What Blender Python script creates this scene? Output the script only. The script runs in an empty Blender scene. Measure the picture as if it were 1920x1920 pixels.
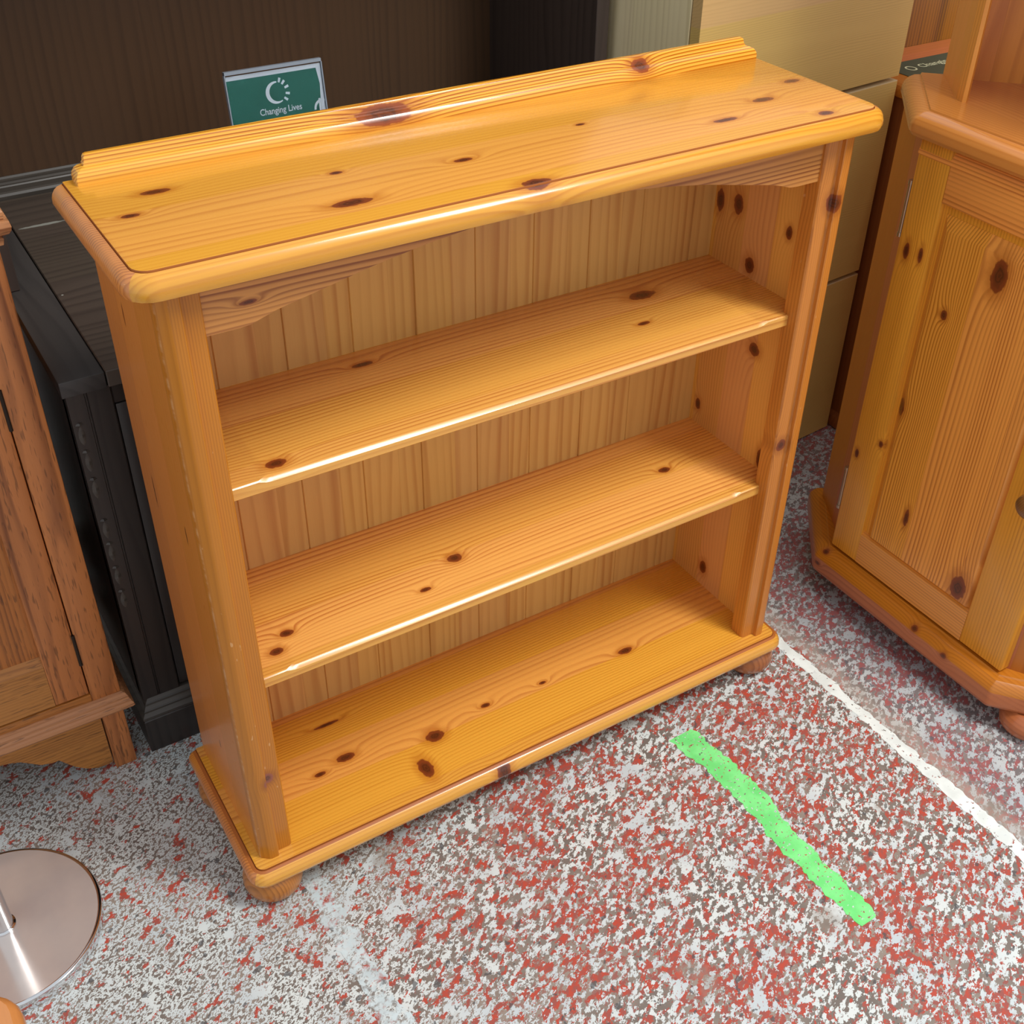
import bpy, bmesh, math, random
from mathutils import Vector, Matrix
random.seed(7)
scene = bpy.context.scene
COL = scene.collection
PI = math.pi

# ------------------------------------------------------------------ helpers
def lin(c):
    return tuple(((x/255)/12.92 if x/255 <= .04045 else ((x/255+.055)/1.055)**2.4) for x in c)+(1.0,)

class NT:
    """small wrapper for building node materials"""
    def __init__(s, name):
        s.m = bpy.data.materials.new(name); s.m.use_nodes = True
        s.t = s.m.node_tree; s.t.nodes.clear()
        s.out = s.t.nodes.new('ShaderNodeOutputMaterial')
        s.b = s.t.nodes.new('ShaderNodeBsdfPrincipled')
        s.t.links.new(s.b.outputs[0], s.out.inputs[0])
    def n(s, typ, **kw):
        nd = s.t.nodes.new(typ)
        for k, v in kw.items(): setattr(nd, k, v)
        return nd
    def put(s, sock, v):
        if hasattr(v, 'is_output'): s.t.links.new(v, sock)
        else: sock.default_value = v
    def math(s, op, a, b=None, c=None, clamp=False):
        nd = s.n('ShaderNodeMath', operation=op, use_clamp=clamp)
        s.put(nd.inputs[0], a)
        if b is not None: s.put(nd.inputs[1], b)
        if c is not None: s.put(nd.inputs[2], c)
        return nd.outputs[0]
    def comb(s, x, y, z):
        nd = s.n('ShaderNodeCombineXYZ')
        for i, v in enumerate((x, y, z)): s.put(nd.inputs[i], v)
        return nd.outputs[0]
    def noise(s, vec, scale=1., detail=2., rough=.5, dist=0., dim='3D'):
        nd = s.n('ShaderNodeTexNoise', noise_dimensions=dim)
        s.put(nd.inputs['Vector'], vec); nd.inputs['Scale'].default_value = scale
        nd.inputs['Detail'].default_value = detail; nd.inputs['Roughness'].default_value = rough
        nd.inputs['Distortion'].default_value = dist
        return nd.outputs['Fac'] if 'Fac' in nd.outputs else nd.outputs[0]
    def ss(s, v, a, b):
        nd = s.n('ShaderNodeMapRange', interpolation_type='SMOOTHSTEP')
        s.put(nd.inputs[0], v); nd.inputs[1].default_value = a; nd.inputs[2].default_value = b
        nd.inputs[3].default_value = 0; nd.inputs[4].default_value = 1
        return nd.outputs[0]
    def mix(s, f, a, b, blend='MIX'):
        nd = s.n('ShaderNodeMix', data_type='RGBA', blend_type=blend)
        s.put(nd.inputs[0], f); s.put(nd.inputs[6], a); s.put(nd.inputs[7], b)
        return nd.outputs[2]
    def ramp(s, f, stops, interp='LINEAR'):
        nd = s.n('ShaderNodeValToRGB'); cr = nd.color_ramp; cr.interpolation = interp
        while len(cr.elements) < len(stops): cr.elements.new(.5)
        for e, (p, c) in zip(cr.elements, stops):
            e.position = p; e.color = c if len(c) == 4 else tuple(c)+(1,)
        s.put(nd.inputs[0], f)
        return nd.outputs[0]
    def xyz(s):
        tc = s.n('ShaderNodeTexCoord'); sp = s.n('ShaderNodeSeparateXYZ')
        s.t.links.new(tc.outputs['Object'], sp.inputs[0])
        return tc.outputs['Object'], sp.outputs
    def hsv(s, col, h=.5, sat=1., v=1.):
        nd = s.n('ShaderNodeHueSaturation'); s.put(nd.inputs['Hue'], h)
        s.put(nd.inputs['Saturation'], sat); s.put(nd.inputs['Value'], v); s.put(nd.inputs['Color'], col)
        return nd.outputs[0]
    def fin(s, col, rough=.4, metal=0., coat=0., spec=.5, coat_r=.1):
        s.put(s.b.inputs['Base Color'], col); s.put(s.b.inputs['Roughness'], rough)
        s.b.inputs['Metallic'].default_value = metal; s.b.inputs['Coat Weight'].default_value = coat
        s.b.inputs['Coat Roughness'].default_value = coat_r; s.b.inputs['Specular IOR Level'].default_value = spec
        return s.m

AX = {'X': 0, 'Y': 1, 'Z': 2}
def wood(name, light, dark, g='X', c='Y', stave=.07, freq=170., K=5., contrast=.5, knots=(), loc=(0, 0, 0),
         rough=.32, coat=.25, seed=0., tint=.12, edge=None, su=.9, sv=13., knotc=(80, 38, 16), haloc=None, streak=.0, dents=0., marks=()):
    """lacquered board: grain along axis g, staves across axis c, knots = (x, y, z, half length, half width)"""
    n = NT(name); vec, o = n.xyz()
    u = o[AX[g]]; v = o[AX[c]]; w = o[3-AX[g]-AX[c]]
    vo = n.math('ADD', v, seed*.37+3.)
    sidx = n.math('FLOOR', n.math('DIVIDE', vo, stave))
    wn = n.n('ShaderNodeTexWhiteNoise', noise_dimensions='1D'); n.put(wn.inputs['W'], n.math('ADD', sidx, seed*7.3))
    rnd = wn.outputs['Value']
    wn2 = n.n('ShaderNodeTexWhiteNoise', noise_dimensions='1D'); n.put(wn2.inputs['W'], n.math('ADD', sidx, seed*3.1+51.7))
    rnd2 = wn2.outputs['Value']
    # distance to the nearest knot
    dk = None
    for (kx, ky, kz, ru, rv) in knots:
        k = (kx-loc[0], ky-loc[1], kz-loc[2])
        a = n.math('MULTIPLY', n.math('SUBTRACT', u, k[AX[g]]), 1/ru)
        b = n.math('MULTIPLY', n.math('SUBTRACT', v, k[AX[c]]), 1/rv)
        d = n.math('SQRT', n.math('ADD', n.math('MULTIPLY', a, a), n.math('MULTIPLY', b, b)))
        dk = d if dk is None else n.math('MINIMUM', dk, d)
    gv = n.comb(n.math('ADD', n.math('MULTIPLY', u, su), n.math('MULTIPLY', rnd, 37.)), n.math('MULTIPLY', v, sv), n.math('MULTIPLY', w, sv))
    nz = n.noise(gv, 1., 1.5, .4)
    ph = n.math('ADD', n.math('MULTIPLY', nz, K), n.math('MULTIPLY', n.math('ADD', v, n.math('MULTIPLY', w, .6)), n.math('MULTIPLY_ADD', rnd2, freq*.6, freq*.6)))
    if dk is not None:
        bul = n.math('DIVIDE', 3.2, n.math('ADD', 1., n.math('MULTIPLY', n.math('MULTIPLY', dk, dk), .45)))
        ph = n.math('ADD', ph, bul)
    fr = n.math('FRACT', ph)
    line = n.ramp(fr, [(0, (0, 0, 0)), (.42, (.14, .14, .14)), (.80, (1, 1, 1)), (.9, (.8, .8, .8)), (1., (.02, .02, .02))])
    fib = n.noise(n.comb(n.math('MULTIPLY', u, 30.), n.math('MULTIPLY', v, 700.), n.math('MULTIPLY', w, 700.)), 1., 2., .6)
    band = n.noise(n.comb(n.math('MULTIPLY', u, 1.1), n.math('MULTIPLY', v, 28.), n.math('MULTIPLY', w, 28.)), 1., 2., .5)
    amt = n.math('MULTIPLY', line, n.math('MULTIPLY', n.math('MULTIPLY_ADD', n.ss(band, .3, .65), .7, .3), contrast*1.35))
    amt = n.math('ADD', amt, n.math('MULTIPLY', n.math('SUBTRACT', fib, .5), .22))
    if streak: amt = n.math('ADD', amt, n.math('MULTIPLY', n.ss(band, .5, .68), streak))
    amt = n.math('MAXIMUM', n.math('MINIMUM', amt, 1.), 0.)
    col = n.mix(amt, lin(light), lin(dark))
    val = n.math('MULTIPLY_ADD', n.math('SUBTRACT', rnd, .5), tint*2, 1.)
    col = n.hsv(col, n.math('MULTIPLY_ADD', n.math('SUBTRACT', rnd2, .5), .018*tint/.12, .5), n.math('MULTIPLY_ADD', n.math('SUBTRACT', rnd2, .5), tint*.8, 1.), val)
    if stave < .5:   # glue line
        e = n.math('ABSOLUTE', n.math('SUBTRACT', n.math('FRACT', n.math('DIVIDE', vo, stave)), .5))
        col = n.mix(n.math('MULTIPLY', n.ss(e, .5-.0006/stave, .5), .35), col, lin(dark))
    if dk is not None:
        warp = n.math('ADD', dk, n.math('MULTIPLY', n.math('SUBTRACT', n.noise(vec, 130., 2.), .5), .5))
        col = n.mix(n.math('MULTIPLY', n.ss(warp, 2.3, .9), .55), col, lin(haloc or dark))
        col = n.mix(n.ss(warp, 1.08, .88), col, lin(tuple(min(255, int(x*1.6)) for x in knotc)))
        ring = n.math('MULTIPLY_ADD', n.math('SINE', n.math('MULTIPLY', warp, 22.)), .2, .8)
        col = n.mix(n.math('MULTIPLY', n.ss(warp, .80, .35), ring), col, lin(knotc))
    for (mx, my, mz, ru, rv, mc) in marks:       # scuffs / splits with a shape of their own
        k = (mx-loc[0], my-loc[1], mz-loc[2])
        a = n.math('MULTIPLY', n.math('SUBTRACT', u, k[AX[g]]), 1/ru)
        b = n.math('MULTIPLY', n.math('SUBTRACT', v, k[AX[c]]), 1/rv)
        d = n.math('SQRT', n.math('ADD', n.math('MULTIPLY', a, a), n.math('MULTIPLY', b, b)))
        d = n.math('ADD', d, n.math('MULTIPLY', n.math('SUBTRACT', n.noise(vec, 160., 2.), .5), .6))
        col = n.mix(n.ss(d, 1.1, .7), col, lin(mc))
    if edge is not None:      # finish worn off along the arris
        ex, ew = edge
        e = n.math('ABSOLUTE', n.math('SUBTRACT', v, ex))
        m = n.math('MULTIPLY', n.ss(e, ew, ew*.4), n.ss(n.noise(n.comb(n.math('MULTIPLY', u, 45.), 0., 0.), 1., 3., .7), .42, .60))
        col = n.mix(n.math('MULTIPLY', m, .4), col, lin((226, 178, 128)))
    if dents:        # small pale nicks
        dn = n.noise(n.comb(n.math('MULTIPLY', u, 60.), n.math('MULTIPLY', v, 170.), n.math('MULTIPLY', w, 170.)), 1., 1., .4)
        col = n.mix(n.math('MULTIPLY', n.ss(dn, .76, .80), dents), col, lin((240, 200, 150)))
    rg = n.math('MULTIPLY_ADD', fib, .12, rough-.06)
    return n.fin(col, rg, 0, coat, .5, .12)

def plain(name, col, rough=.5, metal=0., coat=0.):
    n = NT(name); vec, o = n.xyz()
    f = n.noise(vec, 60., 3.)
    c = n.mix(n.math('MULTIPLY', n.math('SUBTRACT', f, .4), .25, clamp=True), lin(col), lin(tuple(x*.8 for x in col)))
    return n.fin(c, rough, metal, coat)

# ------------------------------------------------------------------ mesh helpers
def box(bm, x0, x1, y0, y1, z0, z1, bev=0., seg=2):
    vs = [bm.verts.new((x, y, z)) for x in (x0, x1) for y in (y0, y1) for z in (z0, z1)]
    q = [(0, 1, 3, 2), (4, 6, 7, 5), (0, 4, 5, 1), (2, 3, 7, 6), (0, 2, 6, 4), (1, 5, 7, 3)]
    fs = [bm.faces.new([vs[i] for i in f]) for f in q]
    if bev:
        es = list({e for f in fs for e in f.edges})
        bmesh.ops.bevel(bm, geom=es, offset=bev, segments=seg, affect='EDGES', profile=.5)

def prism(bm, pts, z0, z1, axis='Z'):
    """closed outline extruded along an axis; pts are the two other coordinates in order"""
    def mk(p, t):
        if axis == 'Z': return (p[0], p[1], t)
        if axis == 'Y': return (p[0], t, p[1])
        return (t, p[0], p[1])
    a = [bm.verts.new(mk(p, z0)) for p in pts]; b = [bm.verts.new(mk(p, z1)) for p in pts]
    bm.faces.new(a[::-1]); bm.faces.new(b)
    for i in range(len(pts)):
        j = (i+1) % len(pts); bm.faces.new((a[i], a[j], b[j], b[i]))

def rings(bm, rs, cap=True):
    vv = [[bm.verts.new(p) for p in r] for r in rs]
    n = len(rs[0])
    for a, b in zip(vv, vv[1:]):
        for i in range(n):
            j = (i+1) % n; bm.faces.new((a[i], a[j], b[j], b[i]))
    if cap: bm.faces.new(vv[0][::-1]); bm.faces.new(vv[-1])

def outline(poly, flags, inset, r, seg=5):
    """counter-clockwise polygon, edges with flag 1 moved in by inset, corners rounded between flagged edges"""
    m = len(poly); L = []
    for i in range(m):
        a = Vector(poly[i]); b = Vector(poly[(i+1) % m]); d = (b-a).normalized(); nrm = Vector((-d.y, d.x))
        L.append((a+nrm*inset*flags[i], d))
    P = []
    for i in range(m):
        (p, d), (q, e) = L[i-1], L[i]
        cr = d.x*e.y-d.y*e.x; t = ((q-p).x*e.y-(q-p).y*e.x)/cr
        P.append(p+d*t)
    out = []
    for i in range(m):
        c = P[i]; rr = max(.0008, r-inset) if (flags[i-1] and flags[i]) else .0008
        d0 = L[i-1][1]; d1 = L[i][1]
        ang = math.acos(max(-1, min(1, d0.dot(d1)))); tl = rr*math.tan(ang/2)
        a = c-d0*tl; b = c+d1*tl; bis = (d1-d0).normalized(); cen = c+bis*(rr/math.cos(ang/2))
        a0 = math.atan2((a-cen).y, (a-cen).x); a1 = math.atan2((b-cen).y, (b-cen).x)
        if a1 < a0-1e-6: a1 += 2*PI
        for k in range(seg+1):
            t = a0+(a1-a0)*k/seg; out.append((cen.x+rr*math.cos(t), cen.y+rr*math.sin(t)))
    return out

def moulded(bm, poly, flags, prof, r):
    rings(bm, [[(x, y, z) for x, y in outline(poly, flags, ins, r)] for ins, z in prof])

def lathe(bm, prof, cx, cy, seg=40, cz=0.):
    rings(bm, [[(cx+max(r, 1e-4)*math.cos(2*PI*k/seg), cy+max(r, 1e-4)*math.sin(2*PI*k/seg), cz+z) for k in range(seg)] for r, z in prof])

def tube(bm, p0, p1, r, seg=16):
    p0 = Vector(p0); p1 = Vector(p1); d = (p1-p0).normalized(); a = d.orthogonal().normalized(); b = d.cross(a)
    rings(bm, [[tuple(p+a*r*math.cos(2*PI*k/seg)+b*r*math.sin(2*PI*k/seg)) for k in range(seg)] for p in (p0, p1)])

def B(): return bmesh.new()

def link(name, bm, mat, parent=None, smooth=True, ang=32):
    """one mesh object; vertices are given in world metres and stored relative to the parent's base"""
    bmesh.ops.remove_doubles(bm, verts=bm.verts, dist=1e-6)
    bmesh.ops.recalc_face_normals(bm, faces=bm.faces)
    root = parent
    while root is not None and root.parent is not None: root = root.parent
    if root is not None: bmesh.ops.translate(bm, verts=bm.verts, vec=-Vector(root['base']))
    me = bpy.data.meshes.new(name); bm.to_mesh(me); bm.free()
    o = bpy.data.objects.new(name, me); COL.objects.link(o); me.materials.append(mat)
    if parent is not None: o.parent = parent
    if smooth:
        for p in me.polygons: p.use_smooth = True
        if hasattr(me, 'set_sharp_from_angle'): me.set_sharp_from_angle(angle=math.radians(ang))
    return o

def thing(name, label, cat, loc, rotz=0., group=None):
    o = bpy.data.objects.new(name, None); COL.objects.link(o); o.empty_display_size = .1
    o.location = loc; o.rotation_euler = (0, 0, rotz); o['base'] = loc
    o['label'] = label; o['category'] = cat
    if group: o['group'] = group
    return o
def tag(o, label, cat, group=None):
    o['label'] = label; o['category'] = cat
    if group: o['group'] = group
    return o

# ------------------------------------------------------------------ floor
def floor_color(n):
    """flecked paint: grey-brown ground, red patches, chips of off-white, a few dark specks"""
    vec, o = n.xyz()
    x, y = o[0], o[1]
    big = n.noise(vec, 2.6, 2.)
    med = n.noise(vec, 8., 3., .6)
    ca, sa = math.cos(.55), math.sin(.55)
    uu = n.math('ADD', n.math('MULTIPLY', x, ca), n.math('MULTIPLY', y, sa))
    vv = n.math('SUBTRACT', n.math('MULTIPLY', y, ca), n.math('MULTIPLY', x, sa))
    P = lambda z, st=1.5: n.comb(n.math('MULTIPLY', uu, 1/st), vv, z)
    wf = n.noise(P(0.), 235., 2.5, .6)
    wc = n.noise(P(2.), 118., 3.5, .62)
    wb = n.noise(P(4.), 34., 4., .62)
    r1 = n.noise(P(6.), 72., 4., .66)
    r2 = n.noise(P(8.), 150., 3., .62)
    side = n.ss(n.math('ADD', n.math('ADD', x, n.math('MULTIPLY', y, -.15)), n.math('MULTIPLY', n.math('SUBTRACT', big, .5), .8)), .02, .48)
    base = n.mix(n.ss(med, .35, .65), lin((120, 111, 104)), lin((156, 143, 132)))
    rthr = n.math('ADD', n.math('MULTIPLY_ADD', side, -.050, .584), n.math('MULTIPLY', n.math('SUBTRACT', med, .5), -.30))
    rm = n.math('MAXIMUM', n.ss(n.math('SUBTRACT', r1, rthr), -.004, .008),
                n.math('MULTIPLY', n.ss(n.math('SUBTRACT', r2, n.math('ADD', rthr, .035)), -.004, .008), side))
    col = n.mix(rm, base, n.mix(n.ss(r2, .38, .62), lin((192, 78, 60)), lin((158, 88, 80))))
    # chips: fine on the left, coarser towards the right
    wsel = n.math('ADD', n.math('MULTIPLY', wc, side), n.math('MULTIPLY', wf, n.math('SUBTRACT', 1., side)))
    wthr = n.math('ADD', n.math('MULTIPLY_ADD', side, .024, .480), n.math('MULTIPLY', rm, n.math('MULTIPLY_ADD', side, -.065, .135)))
    wm = n.ss(n.math('SUBTRACT', wsel, wthr), -.006, .010)
    wm = n.math('MAXIMUM', wm, n.ss(n.math('ADD', wb, n.math('MULTIPLY', n.math('SUBTRACT', big, .5), .18)), .600, .612))
    wm = n.math('MULTIPLY', wm, n.math('SUBTRACT', 1., n.math('MULTIPLY', n.ss(wf, .60, .61), .7)))
    col = n.mix(wm, col, n.mix(n.ss(med, .35, .65), lin((222, 229, 227)), lin((200, 210, 214))))
    dk = n.noise(P(11., 1.2), 80., 2., .5)
    col = n.mix(n.math('MULTIPLY', n.ss(dk, .655, .67), .8), col, lin((84, 84, 86)))
    return col, vec, o, big

def floor_mat():
    n = NT('speckled_floor_paint'); col, vec, o, big = floor_color(n)
    # scuffed grey band beside the painted line; blue-grey shade painted into the floor colour beyond it
    x = o[0]; edge = n.math('ADD', x, n.math('MULTIPLY', n.math('SUBTRACT', n.noise(vec, 18., 3.), .5), .05))
    m = n.math('MULTIPLY', n.ss(edge, .93, .945), n.ss(edge, .985, .955))
    col = n.mix(n.math('MULTIPLY', m, .6), col, lin((176, 166, 158)))
    shade = n.ss(edge, .95, .99)
    col = n.mix(n.math('MULTIPLY', shade, .32), col, lin((126, 126, 140)))
    col = n.mix(n.math('MULTIPLY', n.math('MULTIPLY', n.ss(n.noise(vec, 9., 4., .65), .60, .70), .55), 1.), col, lin((150, 138, 126)))
    return n.fin(col, .45, 0, 0., .4)

def worn_paint(name, c, thr, scale=120., soft=.02, alt=None):
    n = NT(name); col, vec, o, big = floor_color(n)
    k = n.noise(vec, scale, 3., .6)
    m = n.ss(k, thr-soft, thr+soft)
    tone = n.mix(n.ss(n.noise(vec, 30., 3.), .35, .65), lin(c), lin(alt or tuple(x*.93 for x in c)))
    return n.fin(n.mix(m, col, tone), .45, 0, 0., .4)

bm = B()
box(bm, -3, 4, -3.2, 2.4, -.1, 0)
fl = link('floor', bm, floor_mat(), smooth=False); fl['kind'] = 'structure'
bm = B(); box(bm, -3, 4, 2.3, 2.4, 0, 2.9)
wl = link('wall_back', bm, plain('shop_wall_paint', (196, 188, 176), .8), smooth=False); wl['kind'] = 'structure'

def ribbon(name, pts, wid, mat, thick=.0006, jag=.0, step=.006, bow=0.):
    """thin strip of paint or tape on the floor with a ragged edge"""
    bm = B(); (x0, y0), (x1, y1) = pts; d = Vector((x1-x0, y1-y0)); L = d.length; d.normalize(); nn = Vector((-d.y, d.x))
    N = max(2, int(L/step)); rows = []; ja = jb = 0
    for i in range(N+1):
        t = i/N
        ja = ja*.6+random.uniform(-jag, jag); jb = jb*.6+random.uniform(-jag, jag)
        w0 = wid[0]+(wid[1]-wid[0])*t
        c = Vector((x0, y0))+d*L*t+nn*bow*math.sin(PI*min(1, t*1.6)) if t < .625 else Vector((x0, y0))+d*L*t+nn*bow*math.sin(PI)
        rows.append((c+nn*(w0/2+ja), c-nn*(w0/2+jb)))
    top = [[bm.verts.new((p.x, p.y, thick)) for p in r] for r in rows]
    bot = [[bm.verts.new((p.x, p.y, 0.0)) for p in r] for r in rows]
    for i in range(N):
        bm.faces.new((top[i][0], top[i+1][0], top[i+1][1], top[i][1]))
        bm.faces.new((bot[i][0], bot[i][1], bot[i+1][1], bot[i+1][0]))
        for s in (0, 1): bm.faces.new((top[i][s], bot[i][s], bot[i+1][s], top[i+1][s]))
    for i in (0, N): bm.faces.new((top[i][0], top[i][1], bot[i][1], bot[i][0]))
    return link(name, bm, mat, smooth=False)

o = ribbon('floor_line', ((.921, .25), (.942, -1.2)), (.021, .024), worn_paint('pale_line_paint', (244, 252, 248), .385, 100.), jag=.0022)
tag(o, 'long off-white painted line on the floor running from beside the bookcase to the right edge', 'floor marking')
o = ribbon('floor_line', ((.058, .03), (.083, -.75)), (.032, .034), worn_paint('worn_line_paint', (212, 228, 232), .49, 100., .14), jag=.0035)
tag(o, 'faint worn white line on the floor running forward from the bookcase front left foot', 'floor marking')
o = ribbon('floor_tape', ((.652, -.062), (.666, -.450)), (.046, .032), worn_paint('green_tape', (140, 248, 150), .385, 190., .03, (118, 232, 130)), jag=.0032, bow=.011)
tag(o, 'short bright green tape mark on the speckled floor in front of the bookcase', 'floor marking')

# ------------------------------------------------------------------ the pine bookcase
PL, PD = (238, 172, 68), (182, 100, 22)
W = .86; D = .218; ZB = .076; ZT = .917
bc = thing('bookcase', 'low honey pine bookcase with two shelves, arched frieze and bun feet in the middle', 'bookcase', (0, 0, 0))
mk_top = [(.058, .153, 0, .016, .006), (.020, .107, 0, .010, .0045), (.233, .110, 0, .007, .004), (.363, .077, 0, .011, .0045),
          (.214, .032, 0, .022, .008), (.396, -.014, 0, .017, .0095), (.531, .107, 0, .006, .003), (.768, .071, 0, .016, .0065),
          (.683, .037, 0, .017, .005), (.800, -.002, 0, .011, .0065), (.847, .108, 0, .012, .006)]
m_top = wood('pine_top', (230, 162, 58), PD, 'X', 'Y', .052, 150, 4.5, .36, mk_top, rough=.27, coat=.5, seed=1, tint=.07)
m_base = wood('pine_base', (238, 172, 68), PD, 'X', 'Y', .068, 170, 5, .45,
              [(.638, .072, 0, .013, .006), (.296, .069, 0, .014, .010), (.168, .099, 0, .014, .007), (.257, .023, 0, .010, .018), (.390, .084, 0, .008, .004),
               (.488, .080, 0, .006, .003), (.124, .089, 0, .009, .004), (.354, -.030, 0, .011, .007), (.17, .17, 0, .02, .003)], rough=.27, coat=.45, seed=2, tint=.07)
m_s1 = wood('pine_upper_shelf', (238, 176, 78), PD, 'X', 'Y', .083, 210, 6, .55,
            [(.682, .161, 0, .021, .011), (.277, .183, 0, .014, .005), (.106, .039, 0, .012, .008), (.637, .095, 0, .010, .004)], rough=.28, coat=.4, seed=3.2, tint=.08)
m_s2 = wood('pine_lower_shelf', (238, 176, 78), PD, 'X', 'Y', .074, 210, 6, .6,
            [(.352, .099, 0, .011, .008), (.102, .077, 0, .009, .006), (.079, .053, 0, .009, .006), (.288, .062, 0, .008, .004), (.72, .12, 0, .010, .006)], rough=.28, coat=.4, seed=4.4, tint=.08)
m_gal = wood('pine_gallery', (236, 170, 74), (164, 84, 18), 'X', 'Z', 1., 210, 5, .85, [(.338, 0, .930, .034, .010), (.690, 0, .932, .013, .007)], rough=.27, coat=.4, seed=5, knotc=(92, 44, 16))
m_frz = wood('pine_frieze', (220, 152, 68), (150, 82, 26), 'X', 'Z', 1., 170, 7, .8, [(.090, 0, .854, .009, .0025)], rough=.32, seed=6)
m_left = wood('pine_left_side', (224, 142, 58), (188, 102, 36), 'Z', 'Y', .075, 130, 4, .20, [], rough=.3, coat=.3, seed=7.7, tint=.06,
              marks=[(0, .167, .566, .024, .0022, (92, 44, 18)), (0, .050, .580, .013, .0022, (92, 44, 18)), (0, .132, .808, .014, .003, (150, 78, 30)), (0, .099, .202, .008, .0022, (110, 60, 36))])
m_right = wood('pine_right_side', (230, 170, 86), (186, 112, 42), 'Z', 'Y', .058, 190, 5, .35,
               [(0, .168, .737, .014, .0095), (0, .205, .730, .016, .008), (0, .131, .662, .012, .0095), (0, .066, .734, .009, .006), (0, .097, .546, .010, .011),
                (0, .051, .384, .018, .008), (0, .139, .113, .013, .008), (0, .2, .40, .01, .006)], rough=.32, seed=8.1, tint=.12)
m_stl = wood('pine_left_stile', (190, 116, 50), (140, 74, 28), 'Z', 'X', 1., 300, 3, .38, [(.0275, 0, .218, .0085, .0075)], rough=.32, coat=.2, seed=9, dents=.35, edge=(.0008, .0009), knotc=(96, 54, 40))
m_str = wood('pine_right_stile', (206, 128, 52), (150, 80, 26), 'Z', 'X', 1., 300, 3, .38, [(.838, 0, .801, .012, .009), (.826, 0, .444, .010, .008), (.857, 0, .609, .007, .003)], rough=.3, coat=.2, seed=10, dents=.25)
m_back = wood('pine_back_panel', (222, 172, 98), (186, 122, 60), 'Z', 'X', .0872, 60, 3.2, .45, [], rough=.42, coat=.1, seed=-.0527, tint=.05, su=1.6, sv=16, streak=.18)
m_foot = wood('pine_foot', (180, 112, 56), (126, 70, 32), 'Z', 'X', 1., 190, 5, .5, [], rough=.3, seed=12)

END = wood('pine_end_grain', (208, 134, 46), (150, 82, 20), 'Z', 'Y', 1., 330, 4, .6, [], rough=.3, coat=.4, seed=13)
STAIN = plain('stain_in_groove', (176, 100, 40), .5)
def groove(o, seg=6, k0=7, k1=9):
    """darker stain collected in the bead line"""
    o.data.materials.append(STAIN); m = 4*seg
    o.data.materials.append(END); zt = max(v.co.z for v in o.data.vertices); xm = max(v.co.x for v in o.data.vertices)
    for p in o.data.polygons:
        zs = [o.data.vertices[i].co.z for i in p.vertices]
        if max(zs) < zt-.0001 and max(zs)-min(zs) < .0035 and min(zs) > zt-.0036 and abs(min(zs)-(zt-.0034)) < .0001: p.material_index = 1
        elif max(zs) < zt-.0001 and abs(p.normal.x) > abs(p.normal.y)*1.2 and (p.center.x < 0 or p.center.x > W) and len(p.vertices) == 4: p.material_index = 2
poly = [(-.027, -.030), (W+.027, -.030), (W+.027, .224), (-.027, .224)]
fl4 = (1, 1, 0, 1)
EDGE = lambda zt, t, e: [(.006, zt-t), (.002, zt-t+.002), (0, zt-t*.72), (.0004, zt-t*.52), (.0018, zt-t*.36), (.0044, zt-t*.22), (.0075, zt-t*.13), (e-.0009, zt-t*.075), (e-.0006, zt-.0034), (e+.0001, zt-.0034), (e+.0004, zt-.0002), (e+.0012, zt)]
bm = B(); moulded(bm, poly, fl4, EDGE(ZT, .027, .0135), .03); groove(link('top_board', bm, m_top, bc, ang=24))
poly = [(-.0225, -.032), (W+.0225, -.032), (W+.0225, .224), (-.0225, .224)]
bm = B(); moulded(bm, poly, fl4, EDGE(ZB, .026, .0125), .024); groove(link('base_board', bm, m_base, bc, ang=24))
# gallery along the back of the top
poly = [(-.003, .2035), (W+.013, .2035), (W+.013, .2255), (-.003, .2255)]
gp = [(0, ZT-.0005), (0, ZT+.005), (.001, ZT+.0085), (.0035, ZT+.012), (.0075, ZT+.0140), (.0115, ZT+.0148), (.0119, ZT+.0166), (.0128, ZT+.0174), (.0136, ZT+.0220), (.0150, ZT+.0242), (.0170, ZT+.0248)]
bm = B(); moulded(bm, poly, fl4, gp, .001); link('gallery', bm, m_gal, bc, ang=24)
# sides
zt = ZT-.026
bm = B(); box(bm, 0, .0175, .012, D, ZB-.001, zt, .0006, 1); link('side_panel', bm, m_left, bc)
bm = B(); box(bm, W-.0175, W, .012, D, ZB-.001, zt, .0006, 1); link('side_panel', bm, m_right, bc)
def stile(mir):
    sec = [(0, .0125), (0, .003), (.0012, .0002), (.0098, -.0072), (.0125, -.0084), (.0222, -.0084), (.0232, -.0076), (.0234, -.0022), (.0245, -.0006), (.0262, 0), (.0400, 0), (.0430, .0008), (.0446, .003), (.045, .0058), (.045, .026), (.0185, .026), (.0185, .0125)]
    if mir: sec = [(W-x, y) for x, y in sec][::-1]
    bm = B(); prism(bm, sec, ZB-.001, zt); return bm
link('front_stile', stile(0), m_stl, bc, ang=24)
link('front_stile', stile(1), m_str, bc, ang=24)
# tongue-and-groove back
xs = [.0175]; sec = [(.017, .2165)]
for k in range(10):
    x = .0195+.0872*k
    if k > 0 or True: sec += [(x-.0011, .2165), (x, .2185), (x+.0011, .2165)]
sec += [(W-.0175, .2165), (W-.0175, .2225), (.017, .2225)]
bm = B(); prism(bm, sec, ZB-.001, zt); link('back_panel', bm, m_back, bc, smooth=False)
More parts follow.
